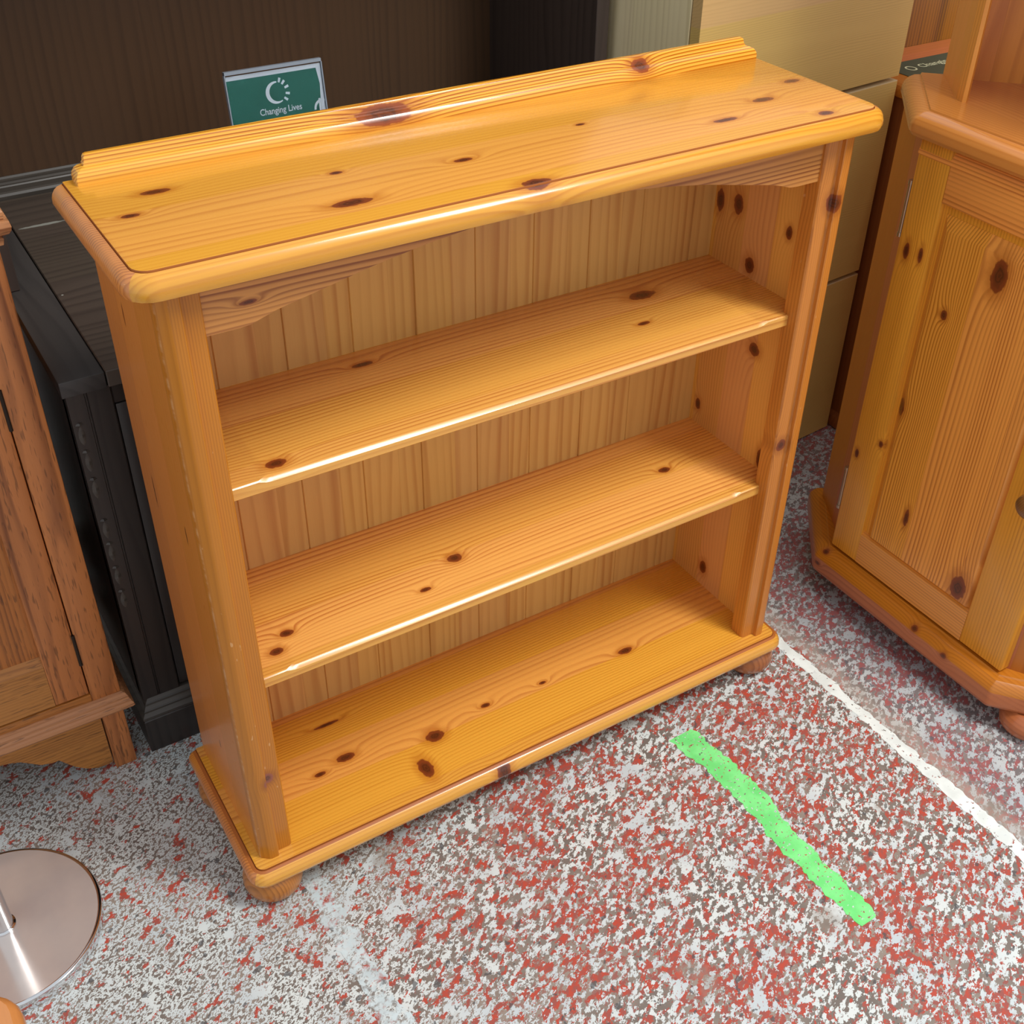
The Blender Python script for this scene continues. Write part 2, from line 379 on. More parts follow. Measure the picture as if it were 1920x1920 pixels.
# shelves with stopped chamfer
def shelf(z, x0, x1):
    bm = B(); t = .0166; yf = .0172; R = []
    def sect(x, c):
        return [(x, .2165, z-t), (x, yf+.0015, z-t), (x, yf, z-t+.0015), (x, yf-.0*c, z-.0012-c*.75), (x, yf+.0012*(c > 0)+c*.45, z-.0004-c*.25), (x, yf+.0012+c*1.2, z), (x, .2165, z)]
    for x, c in ((x0, .0005), (.078, .0005), (.086, .004), (.094, .0052), (.765, .0052), (.773, .004), (.781, .0005), (x1, .0005)): R.append(sect(x, c))
    rings(bm, R); return bm
link('shelf', shelf(.6438, .0175, W-.0175), m_s1, bc, ang=24)
link('shelf', shelf(.3664, .0175, W-.0175), m_s2, bc, ang=24)
# arched frieze
arch = [(.045, .8295), (.078, .8295), (.090, .8305), (.102, .8345), (.118, .8392), (.162, .848), (.221, .8600), (.281, .8695), (.342, .8760), (.43, .8795), (.518, .8760), (.579, .8695), (.639, .8600), (.698, .848), (.742, .8392), (.758, .8345), (.770, .8305), (.782, .8295), (.815, .8295)]
bm = B(); prism(bm, [(x, z) for x, z in arch]+[(.815, zt), (.045, zt)], .006, .022, 'Y'); link('frieze', bm, m_frz, bc, ang=24)
# bun feet
fp = [(.028, .0005), (.033, .004), (.0378, .011), (.0400, .020), (.0398, .028), (.0375, .037), (.033, .044), (.029, .048), (.028, .0505)]
for fx in (.015, W-.015):
    for fy in (.010, .185):
        bm = B(); lathe(bm, [(.0252, 0)]+fp, fx, fy); link('foot', bm, m_foot, bc)

# ------------------------------------------------------------------ brown oak cabinet on the left
def oakmat(name, g, c, light=(202, 128, 64), dark=(122, 68, 30), **kw):
    k = dict(stave=1., freq=110., K=6., contrast=.45, rough=.45, coat=.08, su=2., sv=18., seed=2., tint=.05, streak=.35); k.update(kw)
    m = wood(name, light, dark, g, c, **k)
    t = m.node_tree; b = next(x for x in t.nodes if x.type == 'BSDF_PRINCIPLED')
    # open pores: short dark dashes along the grain
    src = b.inputs['Base Color'].links[0].from_socket
    tc = t.nodes.new('ShaderNodeTexCoord'); mp = t.nodes.new('ShaderNodeMapping'); s = [420, 420, 420]; s[AX[g]] = 38; mp.inputs['Scale'].default_value = s
    nz = t.nodes.new('ShaderNodeTexNoise'); nz.inputs['Scale'].default_value = 1; nz.inputs['Detail'].default_value = 1
    mr = t.nodes.new('ShaderNodeMapRange'); mr.inputs[1].default_value = .60; mr.inputs[2].default_value = .68; mr.inputs[4].default_value = kw.get('pore', .55) if False else .5
    mx = t.nodes.new('ShaderNodeMix'); mx.data_type = 'RGBA'; mx.inputs[7].default_value = lin(tuple(x*.5 for x in dark))
    L = t.links.new; L(tc.outputs['Object'], mp.inputs[0]); L(mp.outputs[0], nz.inputs['Vector']); L(nz.outputs[0], mr.inputs[0]); L(mr.outputs[0], mx.inputs[0]); L(src, mx.inputs[6]); L(mx.outputs[2], b.inputs['Base Color'])
    return m
OK_V = oakmat('oak_upright', 'Z', 'X'); OK_H = oakmat('oak_rail', 'X', 'Z', light=(192, 122, 58), dark=(124, 70, 30), seed=3.)
OK_P = oakmat('oak_panel', 'Z', 'X', light=(188, 114, 56), dark=(106, 56, 26), seed=5.4); OK_A = oakmat('oak_apron', 'X', 'Z', light=(196, 132, 62), dark=(136, 82, 34), seed=6.2, freq=170.)
OK_M = oakmat('oak_moulding', 'X', 'Z', light=(198, 138, 96), dark=(142, 86, 54), seed=8.2)
BLK = plain('old_iron', (52, 44, 38), .5, .6)
oc = thing('oak_cabinet', 'brown oak cabinet with panelled door and scalloped apron at the left edge', 'cabinet', (-.45, .52, 0))
XR = -.0765; XL = -.8235; YF = .318; YB = .74
bm = B(); box(bm, XL, XR, YF+.02, YB, .125, .830, .001, 1); link('carcass', bm, OK_P, oc)
for x0, x1 in ((XR-.0400, XR), (XL, XL+.0400)):
    bm = B(); box(bm, x0, x1, YF, YF+.03, .125, .830, .0015); link('frame_stile', bm, OK_V, oc)
bm = B(); box(bm, XL+.04, XR-.04, YF+.0005, YF+.03, .125, .1585, .0012); link('bottom_rail', bm, OK_H, oc)
bm = B(); box(bm, XL+.04, XR-.04, YF+.0005, YF+.03, .775, .830, .0012); link('top_rail', bm, OK_H, oc)
for x in (XR, XL):
    s = -1 if x == XR else 1
    for y0, y1 in ((YF, YF+.04), (YB-.05, YB-.01)):
        bm = B(); a, b_ = sorted((x+s*.003, x+s*.034)); box(bm, a, b_, y0+.0005, y1, 0, .125, .0015); link('foot', bm, OK_V, oc)
# base moulding (front and both ends)
poly = [(XL-.013, YF-.014), (XR+.013, YF-.014), (XR+.013, YB), (XL-.013, YB)]
bm = B(); moulded(bm, poly, fl4, [(.010, .1175), (.003, .119), (.0, .1235), (.001, .128), (.0032, .1305), (.0034, .133), (.0055, .136), (.0058, .1395), (.0085, .1445), (.0125, .1465)], .0015); link('base_moulding', bm, OK_M, oc, ang=20)
# cornice
poly = [(XL-.022, YF-.022), (XR+.022, YF-.022), (XR+.022, YB), (XL-.022, YB)]
bm = B(); moulded(bm, poly, fl4, [(.021, .826), (.017, .828), (.0155, .835), (.0175, .8375), (.015, .839), (.0095, .842), (.007, .846), (.006, .850), (.007, .856), (.012, .8575), (.011, .859), (.0105, .866), (.012, .869), (.022, .8695)], .002); link('cornice', bm, OK_M, oc, ang=20)
# scalloped apron
half = [(-.1125, .012), (-.120, .0105), (-.135, .011), (-.150, .0185), (-.164, .031), (-.174, .044), (-.182, .0555), (-.192, .0555), (-.206, .0600), (-.218, .0700), (-.230, .0800), (-.245, .0860), (-.262, .0885), (-.33, .094), (-.40, .096), (-.45, .0965)]
full = half+[(-.9-x, z) for x, z in half[::-1][1:]]
bm = B(); prism(bm, full+[(full[-1][0], .1195), (full[0][0], .1195)], YF+.004, YF+.022, 'Y'); link('apron', bm, OK_A, oc, smooth=False)
def oak_door(x0, x1, hinge_x, knob_x):
    z0, z1 = .161, .773; y0 = YF+.001
    d = B(); box(d, x0+.046, x1-.046, y0+.013, y0+.019, z0+.075, z1-.055); d = link('door', d, OK_P, oc)
    d['label'] = 'panelled oak door'
    for a, b_ in ((x0, x0+.046), (x1-.046, x1)):
        bm = B(); box(bm, a, b_, y0, y0+.019, z0, z1, .0018); link('door_stile', bm, OK_V, d)
    bm = B(); prism(bm, [(y0+.0005, z0), (y0+.019, z0), (y0+.019, z0+.084), (y0+.013, z0+.084), (y0+.0005, z0+.074)], x0+.046, x1-.046, 'X'); link('door_rail', bm, OK_A, d, smooth=False)
    bm = B(); box(bm, x0+.046, x1-.046, y0+.0005, y0+.019, z1-.06, z1, .0015); link('door_rail', bm, OK_H, d)
    for hz in (.245, .63):
        bm = B(); box(bm, hinge_x-.0022, hinge_x+.0022, y0-.0012, y0+.006, hz-.028, hz+.028, .0008, 1); tube(bm, (hinge_x, y0-.0008, hz-.028), (hinge_x, y0-.0008, hz+.028), .0024, 10); link('hinge', bm, BLK, d)
    bm = B(); R = []
    for r, yy in ((.006, 0), (.005, -.008), (.012, -.014), (.014, -.02), (.011, -.026), (.002, -.028)): R.append([(knob_x+r*math.cos(2*PI*k/20), y0+yy, .47+r*math.sin(2*PI*k/20)) for k in range(20)])
    rings(bm, R); link('knob', bm, BLK, d)
oak_door(-.4490, XR-.0415, XR-.0408, -.43)
oak_door(XL+.0415, -.4510, XL+.0408, -.47)

# ------------------------------------------------------------------ dark dresser behind the bookcase
def darkmat(name, g, c, light=(84, 62, 48), dark=(50, 36, 30), **kw):
    k = dict(stave=1., freq=60., K=5., contrast=.5, rough=.42, coat=.08, su=1.5, sv=10., seed=2., tint=.06); k.update(kw)
    return wood(name, light, dark, g, c, **k)
DK_T = darkmat('dark_oak_top', 'X', 'Y', light=(84, 72, 62), dark=(58, 48, 42), stave=.155, seed=1.62, rough=.5, coat=0, marks=[(.047, .808, .64, .036, .0045, (160, 160, 150)), (.012, .560, .64, .0016, .0016, (170, 170, 160)), (-.03, .40, .64, .0015, .0015, (150, 150, 150))], loc=(.44, .64, 0))
DK_E = darkmat('dark_oak_breadboard', 'Y', 'X', light=(66, 62, 60), dark=(44, 40, 40), rough=.45, coat=0)
DK_B = darkmat('dark_oak_back', 'Z', 'X', light=(82, 58, 40), dark=(54, 38, 28), seed=4., K=3., stave=.27, contrast=.3)
DK_F = darkmat('black_oak_front', 'Z', 'X', light=(50, 43, 40), dark=(30, 26, 25), seed=5., rough=.36)
DK_S = darkmat('dark_oak_side', 'Z', 'Y', light=(76, 64, 58), dark=(50, 42, 40), seed=6.)
DK_M = darkmat('dark_oak_moulding', 'X', 'Z', light=(74, 68, 62), dark=(46, 42, 38), seed=7., rough=.35)
dd = thing('dark_dresser', 'tall near-black dresser with open upper section standing behind the pine bookcase', 'dresser', (.44, .64, 0))
dx0, dx1, dy0, dy1 = -.047, .930, .336, .965
bm = B(); box(bm, dx0+.055, dx1-.055, dy0+.030, dy1, .06, .617); link('carcass', bm, DK_S, dd, smooth=False)
bm = B(); box(bm, dx0, dx0+.018, dy0+.014, dy1, .06, .618, .001, 1); link('side_panel', bm, DK_S, dd)
bm = B(); box(bm, dx1-.018, dx1, dy0+.014, dy1, .06, .618, .001, 1); link('side_panel', bm, DK_S, dd)
# plinth and its moulding
poly = [(dx0-.009, dy0-.014), (dx1+.009, dy0-.014), (dx1+.009, dy1), (dx0-.009, dy1)]
bm = B(); moulded(bm, poly, fl4, [(0, 0), (0, .062), (.001, .064)], .001); link('plinth', bm, DK_F, dd, ang=20)
bm = B(); moulded(bm, poly, fl4, [(.001, .064), (-.001, .067), (-.001, .071), (.004, .076), (.004, .079), (.008, .086), (.0085, .089), (.0125, .093), (.014, .0945)], .001); link('plinth_moulding', bm, DK_M, dd, ang=20)
# front stiles with gouge carving
def carved_stile(x0, x1, mir):
    bm = B(); w = x1-x0
    sec = [(x0, dy0+.014), (x0, dy0), (x0+.0215, dy0), (x0+.0225, dy0+.003), (x0+.0245, dy0+.003), (x0+.0255, dy0), (x0+w-.002, dy0), (x1, dy0+.002), (x1, dy0+.03), (x0, dy0+.03)]
    if mir: sec = [(x0+x1-x, y) for x, y in sec][::-1]
    prism(bm, sec, .094, .618)
    return bm
for (a, b_, mir) in ((dx0, dx0+.055, 0), (dx1-.055, dx1, 1)):
    st = link('front_stile', carved_stile(a, b_, mir), DK_F, dd, smooth=False)
    cx = a+.008 if not mir else b_-.008
    for z in (.574, .534, .492, .426, .387, .346, .304):     # row of gouged lozenges, each with a raised lip
        bm = B(); vs = []
        for k in range(9):
            t = -1+2*k/8; hw = .0055*math.sqrt(max(0, 1-t*t*.75))
            vs.append([(cx-hw, dy0+.0004, z-.016+t*.014), (cx, dy0-.0016*(1-abs(t)), z-.016+t*.014), (cx+hw, dy0+.0004, z-.016+t*.014)])
        vs.append([(cx-.006, dy0+.0004, z), (cx, dy0-.0030, z+.0004), (cx+.006, dy0+.0004, z)])
        vs.append([(cx-.004, dy0+.0004, z+.003), (cx, dy0-.0012, z+.0034), (cx+.004, dy0+.0004, z+.003)])
        V = [[bm.verts.new(p) for p in r] for r in vs]
        for A, Bv in zip(V, V[1:]):
            for i in range(2): bm.faces.new((A[i], A[i+1], Bv[i+1], Bv[i]))
        link('carving', bm, DK_M, st)
bm = B(); box(bm, dx0+.055, dx1-.055, dy0+.002, dy0+.03, .590, .618, .001, 1); link('top_rail', bm, DK_F, dd)
for a, b_ in ((dx0+.056, .439), (.443, dx1-.056)):
    d = B(); box(d, a+.05, b_-.05, dy0+.012, dy0+.02, .15, .54); d = link('door', d, DK_F, dd)
    for p, q in ((a, a+.05), (b_-.05, b_)):
        bm = B(); box(bm, p, q, dy0+.003, dy0+.022, .098, .588, .0015); link('door_stile', bm, DK_F, d)
    for p, q in ((.098, .15), (.54, .588)):
        bm = B(); box(bm, a+.05, b_-.05, dy0+.0035, dy0+.022, p, q, .0015); link('door_rail', bm, DK_M, d)
# top with breadboard ends
bm = B(); box(bm, .0045, dx1-.0475, dy0-.006, dy1, .618, .6405, .0012, 1); link('top_board', bm, DK_T, dd)
for a, b_ in ((dx0-.005, .0028), (dx1-.046, dx1+.005)):
    bm = B(); box(bm, a, b_, dy0-.006, dy1, .618, .640, .0015, 2); link('breadboard_end', bm, DK_E, dd)
# open upper section
for a, b_, y0 in ((dx0-.002, dx0+.014, .602), (.905, dx1-.001, .612)):
    bm = B(); box(bm, a, b_, y0, dy1, .6405, 1.72, .001, 1); link('upper_side', bm, DK_S, dd)
bm = B(); box(bm, dx0+.014, .905, .9445, dy1, .6405, 1.72); link('upper_back', bm, DK_B, dd, smooth=False)
prof = [(.9445, .6405), (.9445, .673), (.9425, .673), (.9410, .670), (.9385, .6685), (.9385, .6655), (.936, .663), (.936, .661), (.9345, .659), (.9345, .652), (.932, .650), (.930, .6465), (.930, .6405)]
bm = B(); prism(bm, prof, dx0+.014, .905, 'X'); link('back_moulding', bm, DK_M, dd, smooth=False)
for z in (1.22, 1.70):
    bm = B(); box(bm, dx0+.014, .905, .64, .9445, z, z+.018, .001, 1); link('shelf', bm, DK_T, dd)

# ------------------------------------------------------------------ acrylic sign holder on the dresser
MW = plain('white_print', (232, 238, 246), .45); MG = plain('green_print', (58, 118, 106), .3)
n = NT('clear_acrylic'); n.fin((.93, .97, 1, 1), .04); n.b.inputs['Transmission Weight'].default_value = 1.; n.b.inputs['IOR'].default_value = 1.2; ACR = n.m
sg = thing('sign_holder', 'clear acrylic sign holder with green charity card standing on the dark dresser', 'sign', (.390, .67, .641))
SW, SH = .1485, .2135
lean = math.radians(7)
def sp(x, z, y=0.):
    """sign-plane point (x from centre, z up the sheet, y towards the viewer) in world metres"""
    return (.390+x, .662+z*math.sin(lean)-y*math.cos(lean)+.0, .6425+z*math.cos(lean)+y*math.sin(lean))
def slab(x0, x1, z0, z1, y0, y1):
    bm = B(); v = [bm.verts.new(sp(x, z, y)) for x in (x0, x1) for y in (y0, y1) for z in (z0, z1)]
    for f in [(0, 1, 3, 2), (4, 6, 7, 5), (0, 4, 5, 1), (2, 3, 7, 6), (0, 2, 6, 4), (1, 5, 7, 3)]: bm.faces.new([v[i] for i in f])
    return bm
bm = slab(-SW/2, SW/2, 0, SH, .0014, .0034); link('front_sheet', bm, ACR, sg, smooth=False)
bm = slab(-SW/2, SW/2, 0, SH, -.0034, -.0014); link('back_sheet', bm, ACR, sg, smooth=False)
ACE = plain('acrylic_edge', (150, 160, 172), .12)
link('top_edge', slab(-SW/2, SW/2, SH-.0042, SH+.0004, -.0036, .0036), ACE, sg, smooth=False)
for s_ in (-1, 1): link('side_edge', slab(s_*SW/2-.0008, s_*SW/2+.0008, 0, SH-.0042, -.0034, .0036), ACE, sg, smooth=False)
bm = B(); box(bm, .390-SW/2, .390+SW/2, .60, .665, .641, .643); link('base_sheet', bm, ACR, sg, smooth=False)
def sheet_mesh(pts, y, t=.0001):
    bm = B(); a = [bm.verts.new(sp(x, z, y)) for x, z in pts]; b_ = [bm.verts.new(sp(x, z, y-t)) for x, z in pts]
    bm.faces.new(a); bm.faces.new(b_[::-1])
    for i in range(len(pts)): bm.faces.new((a[i], a[(i+1) % len(pts)], b_[(i+1) % len(pts)], b_[i]))
    return bm
card = link('card', slab(-SW/2+.0012, SW/2-.0012, .001, SH-.0065, -.0006, 0.), MW, sg, smooth=False)
g = [(-SW/2+.0016, .001), (SW/2-.0012-.003, .001), (SW/2-.0075, SH-.085), (SW/2-.0075, SH-.060), (SW/2-.0055, SH-.035), (SW/2-.009, SH-.0125), (-SW/2+.0016, SH-.0125)]
link('green_field', sheet_mesh(g, .0003), MG, card, smooth=False)
def arc_band(cx, cz, r, w0, w1, a0, a1, y, N=28):
    bm = B(); P = []
    for k in range(N+1):
        t = k/N; a = math.radians(a0+(a1-a0)*t); w = w0+(w1-w0)*math.sin(PI*min(1, t*1.05))
        P.append(((cx+(r+w/2)*math.cos(a), cz+(r+w/2)*math.sin(a)), (cx+(r-w/2)*math.cos(a), cz+(r-w/2)*math.sin(a))))
    for p, q in zip(P, P[1:]):
        bm.faces.new([bm.verts.new(sp(x, z, y)) for x, z in (p[0], q[0], q[1], p[1])])
    return bm
lx, lz = .0, SH-.0375
lx = .0005
bm = arc_band(lx, lz, .0143, .0018, .0058, 84, 300, .0006)
for a in (70, 48, 20, -12, -40):
    a = math.radians(a); d = Vector((math.cos(a), math.sin(a))); nn = Vector((-d.y, d.x))
    r0, r1 = (.0140, .0205) if abs(a) > 1 else (.0135, .020)
    if abs(math.degrees(a)) in (48,): r1 = .0245
    q = [Vector((lx, lz))+d*r0+nn*.0015, Vector((lx, lz))+d*r1+nn*.0018, Vector((lx, lz))+d*r1-nn*.0018, Vector((lx, lz))+d*r0-nn*.0015]
    bm.faces.new([bm.verts.new(sp(p.x, p.y, .0006)) for p in q])
link('logo', bm, MW, card, smooth=False)
bm = arc_band(SW/2-.006, SH-.070, .0115, .0032, .0036, 62, 185, .0006)
for q in ([(SW/2-.011, SH-.088), (SW/2-.0078, SH-.088), (SW/2-.0078, SH-.0555), (SW/2-.011, SH-.0555)],): bm.faces.new([bm.verts.new(sp(x, z, .0006)) for x, z in q])
link('emblem', bm, MW, card, smooth=False)
def text_bm(s, size):
    c = bpy.data.curves.new('t', 'FONT'); c.body = s; c.size = size; c.align_x = 'CENTER'; c.resolution_u = 3; c.offset = size*.012
    o = bpy.data.objects.new('t', c); COL.objects.link(o); bpy.context.view_layer.update()
    me = bpy.data.meshes.new_from_object(o.evaluated_get(bpy.context.evaluated_depsgraph_get()))
    bpy.data.objects.remove(o); bpy.data.curves.remove(c)
    bm = B(); bm.from_mesh(me); bpy.data.meshes.remove(me); return bm
bm = text_bm('Changing Lives', .0128)
for v in bm.verts: v.co = Vector(sp(v.co.x*.86+.003, v.co.y+SH-.0665, .0006))
link('lettering', bm, MW, card, smooth=False)

# ------------------------------------------------------------------ light oak chest with tall drawer fronts
LO_F = wood('light_oak_front', (232, 194, 118), (198, 156, 88), 'X', 'Z', 1., 260, 5, .3, [], rough=.5, coat=0, seed=3, su=3., sv=26.)
LO_S = wood('light_oak_side', (236, 218, 178), (206, 184, 138), 'Z', 'Y', 1., 70, 4, .4, [], rough=.5, coat=0, seed=5, su=1.2, sv=22.)
LO_E = plain('light_oak_edge', (232, 208, 160), .55)
th = math.radians(5)
ch = thing('oak_chest', 'light oak effect chest with three tall plain drawer fronts behind the bookcase', 'chest of drawers', (.9619, .4274, 0), th)
ch['base'] = (0, 0, 0)      # parts of this one are given in its own axes
cw = .503
bm = B(); box(bm, 0, .016, .0225, .245, .0, 1.118, .0006, 1); link('side_panel', bm, LO_S, ch)
bm = B(); box(bm, cw-.016, cw, .0225, .245, .0, 1.118, .0006, 1); link('side_panel', bm, LO_S, ch)
bm = B(); box(bm, .016, cw-.016, .03, .245, .0, .018); link('bottom_panel', bm, LO_S, ch)
bm = B(); box(bm, .016, cw-.016, .238, .245, .018, 1.118); link('back_panel', bm, LO_S, ch)
bm = B(); box(bm, -.004, cw+.004, .0, .247, 1.118, 1.136, .0008, 1); link('top_board', bm, LO_F, ch)
for z0, z1 in ((.003, .3580), (.3660, .7300), (.7380, 1.114)):
    d = B(); box(d, .0006, cw-.0006, 0, .0200, z0, z1-.0015); d = link('drawer_front', d, LO_F, ch, smooth=False)
    bm = B(); box(bm, .0006, cw-.0006, 0.0002, .0200, z1-.0015, z1); link('edge_band', bm, LO_E, d, smooth=False)

# ------------------------------------------------------------------ pine corner cabinet on the right
CL, CD = (244, 166, 68), (166, 88, 22)
cl = (1.30, -.095, 0)
cc = thing('corner_cabinet', 'orange pine corner cabinet with panelled door and open upper shelf at the right edge', 'cabinet', cl)
yc = -.095
def mir(pts): return [(x, 2*yc-y) for x, y in pts]
def cpoly(x0, yh, xe, ye, xa): return [(x0, 2*yc-yh), (xe, 2*yc-ye), (xa, yc), (xe, ye), (x0, yh)]
fl5 = (1, 0, 0, 1, 1)
C_door = wood('pine_door_panel', CL, CD, 'Z', 'Y', .11, 215, 8, .62, [(0, -.088, .677, .024, .013), (0, -.019, .588, .008, .0055), (0, .016, .416, .015, .008), (0, -.046, .243, .016, .0045), (0, -.168, .188, .022, .014)], loc=cl, rough=.33, coat=.2, seed=1.3, tint=.05)
C_stl = wood('pine_door_stile', (240, 166, 58), CD, 'Z', 'Y', 1., 210, 5, .42, [(0, .070, .651, .013, .005), (0, .044, .655, .012, .004), (0, .076, .296, .008, .004), (0, .034, .337, .006, .004)], loc=cl, rough=.33, coat=.2, seed=2.1)
C_rail = wood('pine_door_rail', (240, 160, 68), CD, 'Y', 'Z', 1., 190, 5, .5, [], loc=cl, rough=.33, coat=.2, seed=3.7)
C_top = wood('pine_worktop', (214, 138, 66), (176, 98, 40), 'Y', 'X', .09, 140, 4, .3, [(1.16, -.05, 0, .02, .006)], loc=cl, rough=.2, coat=.6, seed=4.2, tint=.05)
C_pl = wood('pine_plinth', (190, 112, 52), (146, 76, 30), 'Y', 'Z', 1., 150, 5, .4, [(0, -.130, .082, .006, .005), (0, -.194, .076, .006, .005), (0, .083, .090, .006, .003), (0, .088, .066, .006, .004)], loc=cl, rough=.33, coat=.2, seed=5.2)
C_side = wood('pine_cabinet_side', (190, 112, 50), (146, 78, 32), 'Z', 'Y', .07, 120, 4, .3, [], loc=cl, rough=.35, coat=.1, seed=6.2)
C_hut = wood('pine_upper_board', (230, 156, 64), (180, 102, 32), 'Z', 'Y', .075, 150, 4, .35, [(0, .045, .965, .010, .012)], loc=cl, rough=.35, coat=.1, seed=7.9)
bm = B(); moulded(bm, cpoly(1.062, .097, 1.180, .238, 1.512), fl5, [(.010, .044), (.003, .046), (0, .052), (0, .074), (.002, .081), (.007, .088), (.013, .092), (.022, .0935), (.024, .0955)], .012); link('plinth', bm, C_pl, cc, ang=24)
bm = B(); prism(bm, cpoly(1.106, .084, 1.178, .205, 1.475), .095, .818); link('carcass', bm, C_side, cc, smooth=False)
bm = B(); moulded(bm, cpoly(1.070, .098, 1.190, .228, 1.513), fl5, [(.012, .813), (.004, .8145), (0, .820), (0, .828), (.002, .835), (.007, .841), (.014, .8445), (.0225, .8455), (.023, .8465), (.0235, .848)], .022); link('worktop', bm, C_top, cc, ang=24)
for fx, fy in ((1.175, .075), (1.125, -.325), (1.40, -.095)):
    bm = B(); lathe(bm, [(.026, 0), (.034, .004), (.041, .012), (.043, .022), (.041, .032), (.034, .040), (.030, .0445)], fx, fy); link('foot', bm, C_pl, cc)
# door
dxf = 1.086
d = B(); box(d, dxf+.008, dxf+.018, -.200, .036, .15, .745); d = link('door', d, C_stl, cc, smooth=False)
bm = B(); box(bm, dxf, dxf+.020, .030, .0865, .1005, .812, .0018); link('door_stile', bm, C_stl, d)
bm = B(); box(bm, dxf, dxf+.020, -.277, -.197, .1005, .812, .0018); link('door_stile', bm, C_stl, d)
bm = B(); prism(bm, [(dxf+.0004, .1005), (dxf+.020, .1005), (dxf+.020, .165), (dxf+.008, .1625), (dxf+.0004, .1575)], 0, 1, 'Y')
for v in bm.verts: v.co.y = .0300 if v.co.y > .5 else -.197
link('door_rail', bm, C_rail, d, smooth=False)
bm = B(); box(bm, dxf+.0004, dxf+.020, -.197, .0300, .737, .790, .0012); link('door_rail', bm, C_rail, d)
bm = B(); prism(bm, [(dxf+.0002, .7885), (dxf-.0012, .7905), (dxf-.0012, .7925), (dxf+.0010, .7990), (dxf+.005, .8060), (dxf+.012, .8110), (dxf+.020, .8130), (dxf+.020, .7885)], -.2772, .0868, 'Y'); link('top_bead', bm, C_rail, d, ang=24)
# raised and fielded panel
R = []
for ins, xx in ((0, .0085), (.014, .0085), (.0145, .0075), (.034, .0008), (.038, .0004)):
    y0, y1, z0, z1 = -.197+ins*.25, .0300-ins*.55, .160+ins*.15, .737-ins*.95
    R.append([(dxf+xx, y0, z0), (dxf+xx, y1, z0), (dxf+xx, y1, z1), (dxf+xx, y0, z1)])
bm = B(); rings(bm, R); link('door_panel', bm, C_door, d, smooth=False)
bm = B(); R = []
for r, xx in ((.008, .001), (.007, -.008), (.011, -.0125), (.0165, -.018), (.0185, -.024), (.0170, -.030), (.011, -.0345), (.003, -.036)): R.append([(dxf+xx, -.2480+r*math.cos(2*PI*k/28), .405+r*math.sin(2*PI*k/28)) for k in range(28)])
rings(bm, R); link('knob', bm, wood('turned_knob', (128, 84, 48), (92, 56, 28), 'X', 'Y', 1., 260, 4, .5, [], loc=cl, rough=.35, seed=9), d)
BR = plain('nickel_hinge', (196, 186, 170), .3, .9)
for z in (.705, .212):
    bm = B(); tube(bm, (1.0945, .0945, z-.036), (1.0945, .0945, z+.036), .0034, 12)
    for s in (-1, 1): tube(bm, (1.0945, .0945, z+s*.036), (1.0945, .0945, z+s*.042), .0044, 12)
    box(bm, 1.0945, 1.110, .0870, .0890, z-.036, z+.036); link('hinge', bm, BR, d)
# upper part standing on the worktop
def board(p0, p1, t, z0, z1, ns=1):
    p0 = Vector(p0); p1 = Vector(p1); dv = (p1-p0).normalized(); nv = Vector((-dv.y, dv.x))*t
    bm = B(); prism(bm, [tuple(p0), tuple(p1), tuple(p1+nv), tuple(p0+nv)], z0, z1); return bm
def hside(m):
    p = [(1.1520, .0870), (1.1565, .0838), (1.1660, .0885), (1.2420, .1830), (1.2310, .1920), (1.1585, .1035)]
    bm = B(); prism(bm, mir(p)[::-1] if m else p, .848, 1.78); return bm
link('upper_side', hside(0), C_hut, cc, smooth=False)
link('upper_side', hside(1), C_hut, cc, smooth=False)
bp = [(1.237, .155), (1.487, yc), (1.487+.014, yc), (1.2425, .1635)]
bm = B(); prism(bm, bp, .848, 1.78); link('upper_back', bm, C_hut, cc, smooth=False)
bm = B(); prism(bm, mir(bp)[::-1], .848, 1.78); link('upper_back', bm, C_hut, cc, smooth=False)
for z in (1.25, 1.76):
    bm = B(); prism(bm, [(1.165, .075), (1.165, 2*yc-.075), (1.232, 2*yc-.150), (1.485, yc), (1.232, .150)][::-1], z, z+.018); link('shelf', bm, C_top, cc, smooth=False)

# ------------------------------------------------------------------ second pine sideboard, behind the corner cabinet
S_side = wood('pine_sideboard_side', (150, 84, 42), (110, 56, 28), 'Z', 'Y', .08, 120, 4, .3, [], loc=(1.79, .38, 0), rough=.4, coat=.1, seed=2.6)
S_top = wood('pine_sideboard_top', (196, 112, 52), (160, 84, 36), 'X', 'Y', .07, 120, 4, .3, [], loc=(1.79, .38, 0), rough=.4, coat=.1, seed=3.6)
S_up = wood('pine_sideboard_back', (150, 94, 34), (92, 54, 20), 'Z', 'X', .05, 110, 5, .55, [(1.50, 0, .86, .05, .012)], loc=(1.79, .38, 0), rough=.4, coat=.1, seed=4.6, streak=.4)
sb = thing('pine_sideboard', 'second darker pine sideboard with boarded back between light oak chest and corner cabinet', 'sideboard', (1.79, .38, 0))
bm = B(); box(bm, 1.480, 2.10, .14, .630, .030, .697, .001, 1); link('carcass', bm, S_side, sb)
poly = [(1.470, .125), (2.116, .125), (2.116, .633), (1.470, .633)]; fl4 = (1, 1, 0, 1)
bm = B(); moulded(bm, poly, fl4, [(.004, .0), (.001, .003), (0, .010), (.002, .020), (.004, .026), (.008, .031), (.010, .035)], .004); link('plinth', bm, S_side, sb, ang=24)
bm = B(); moulded(bm, poly, fl4, [(.006, .697), (.001, .699), (0, .705), (.001, .712), (.004, .7175), (.008, .719), (.010, .720)], .004); link('worktop', bm, S_top, sb, ang=24)
bm = B(); box(bm, 1.480, 2.09, .634, .652, .030, 1.30); link('upper_back', bm, S_up, sb, smooth=False)

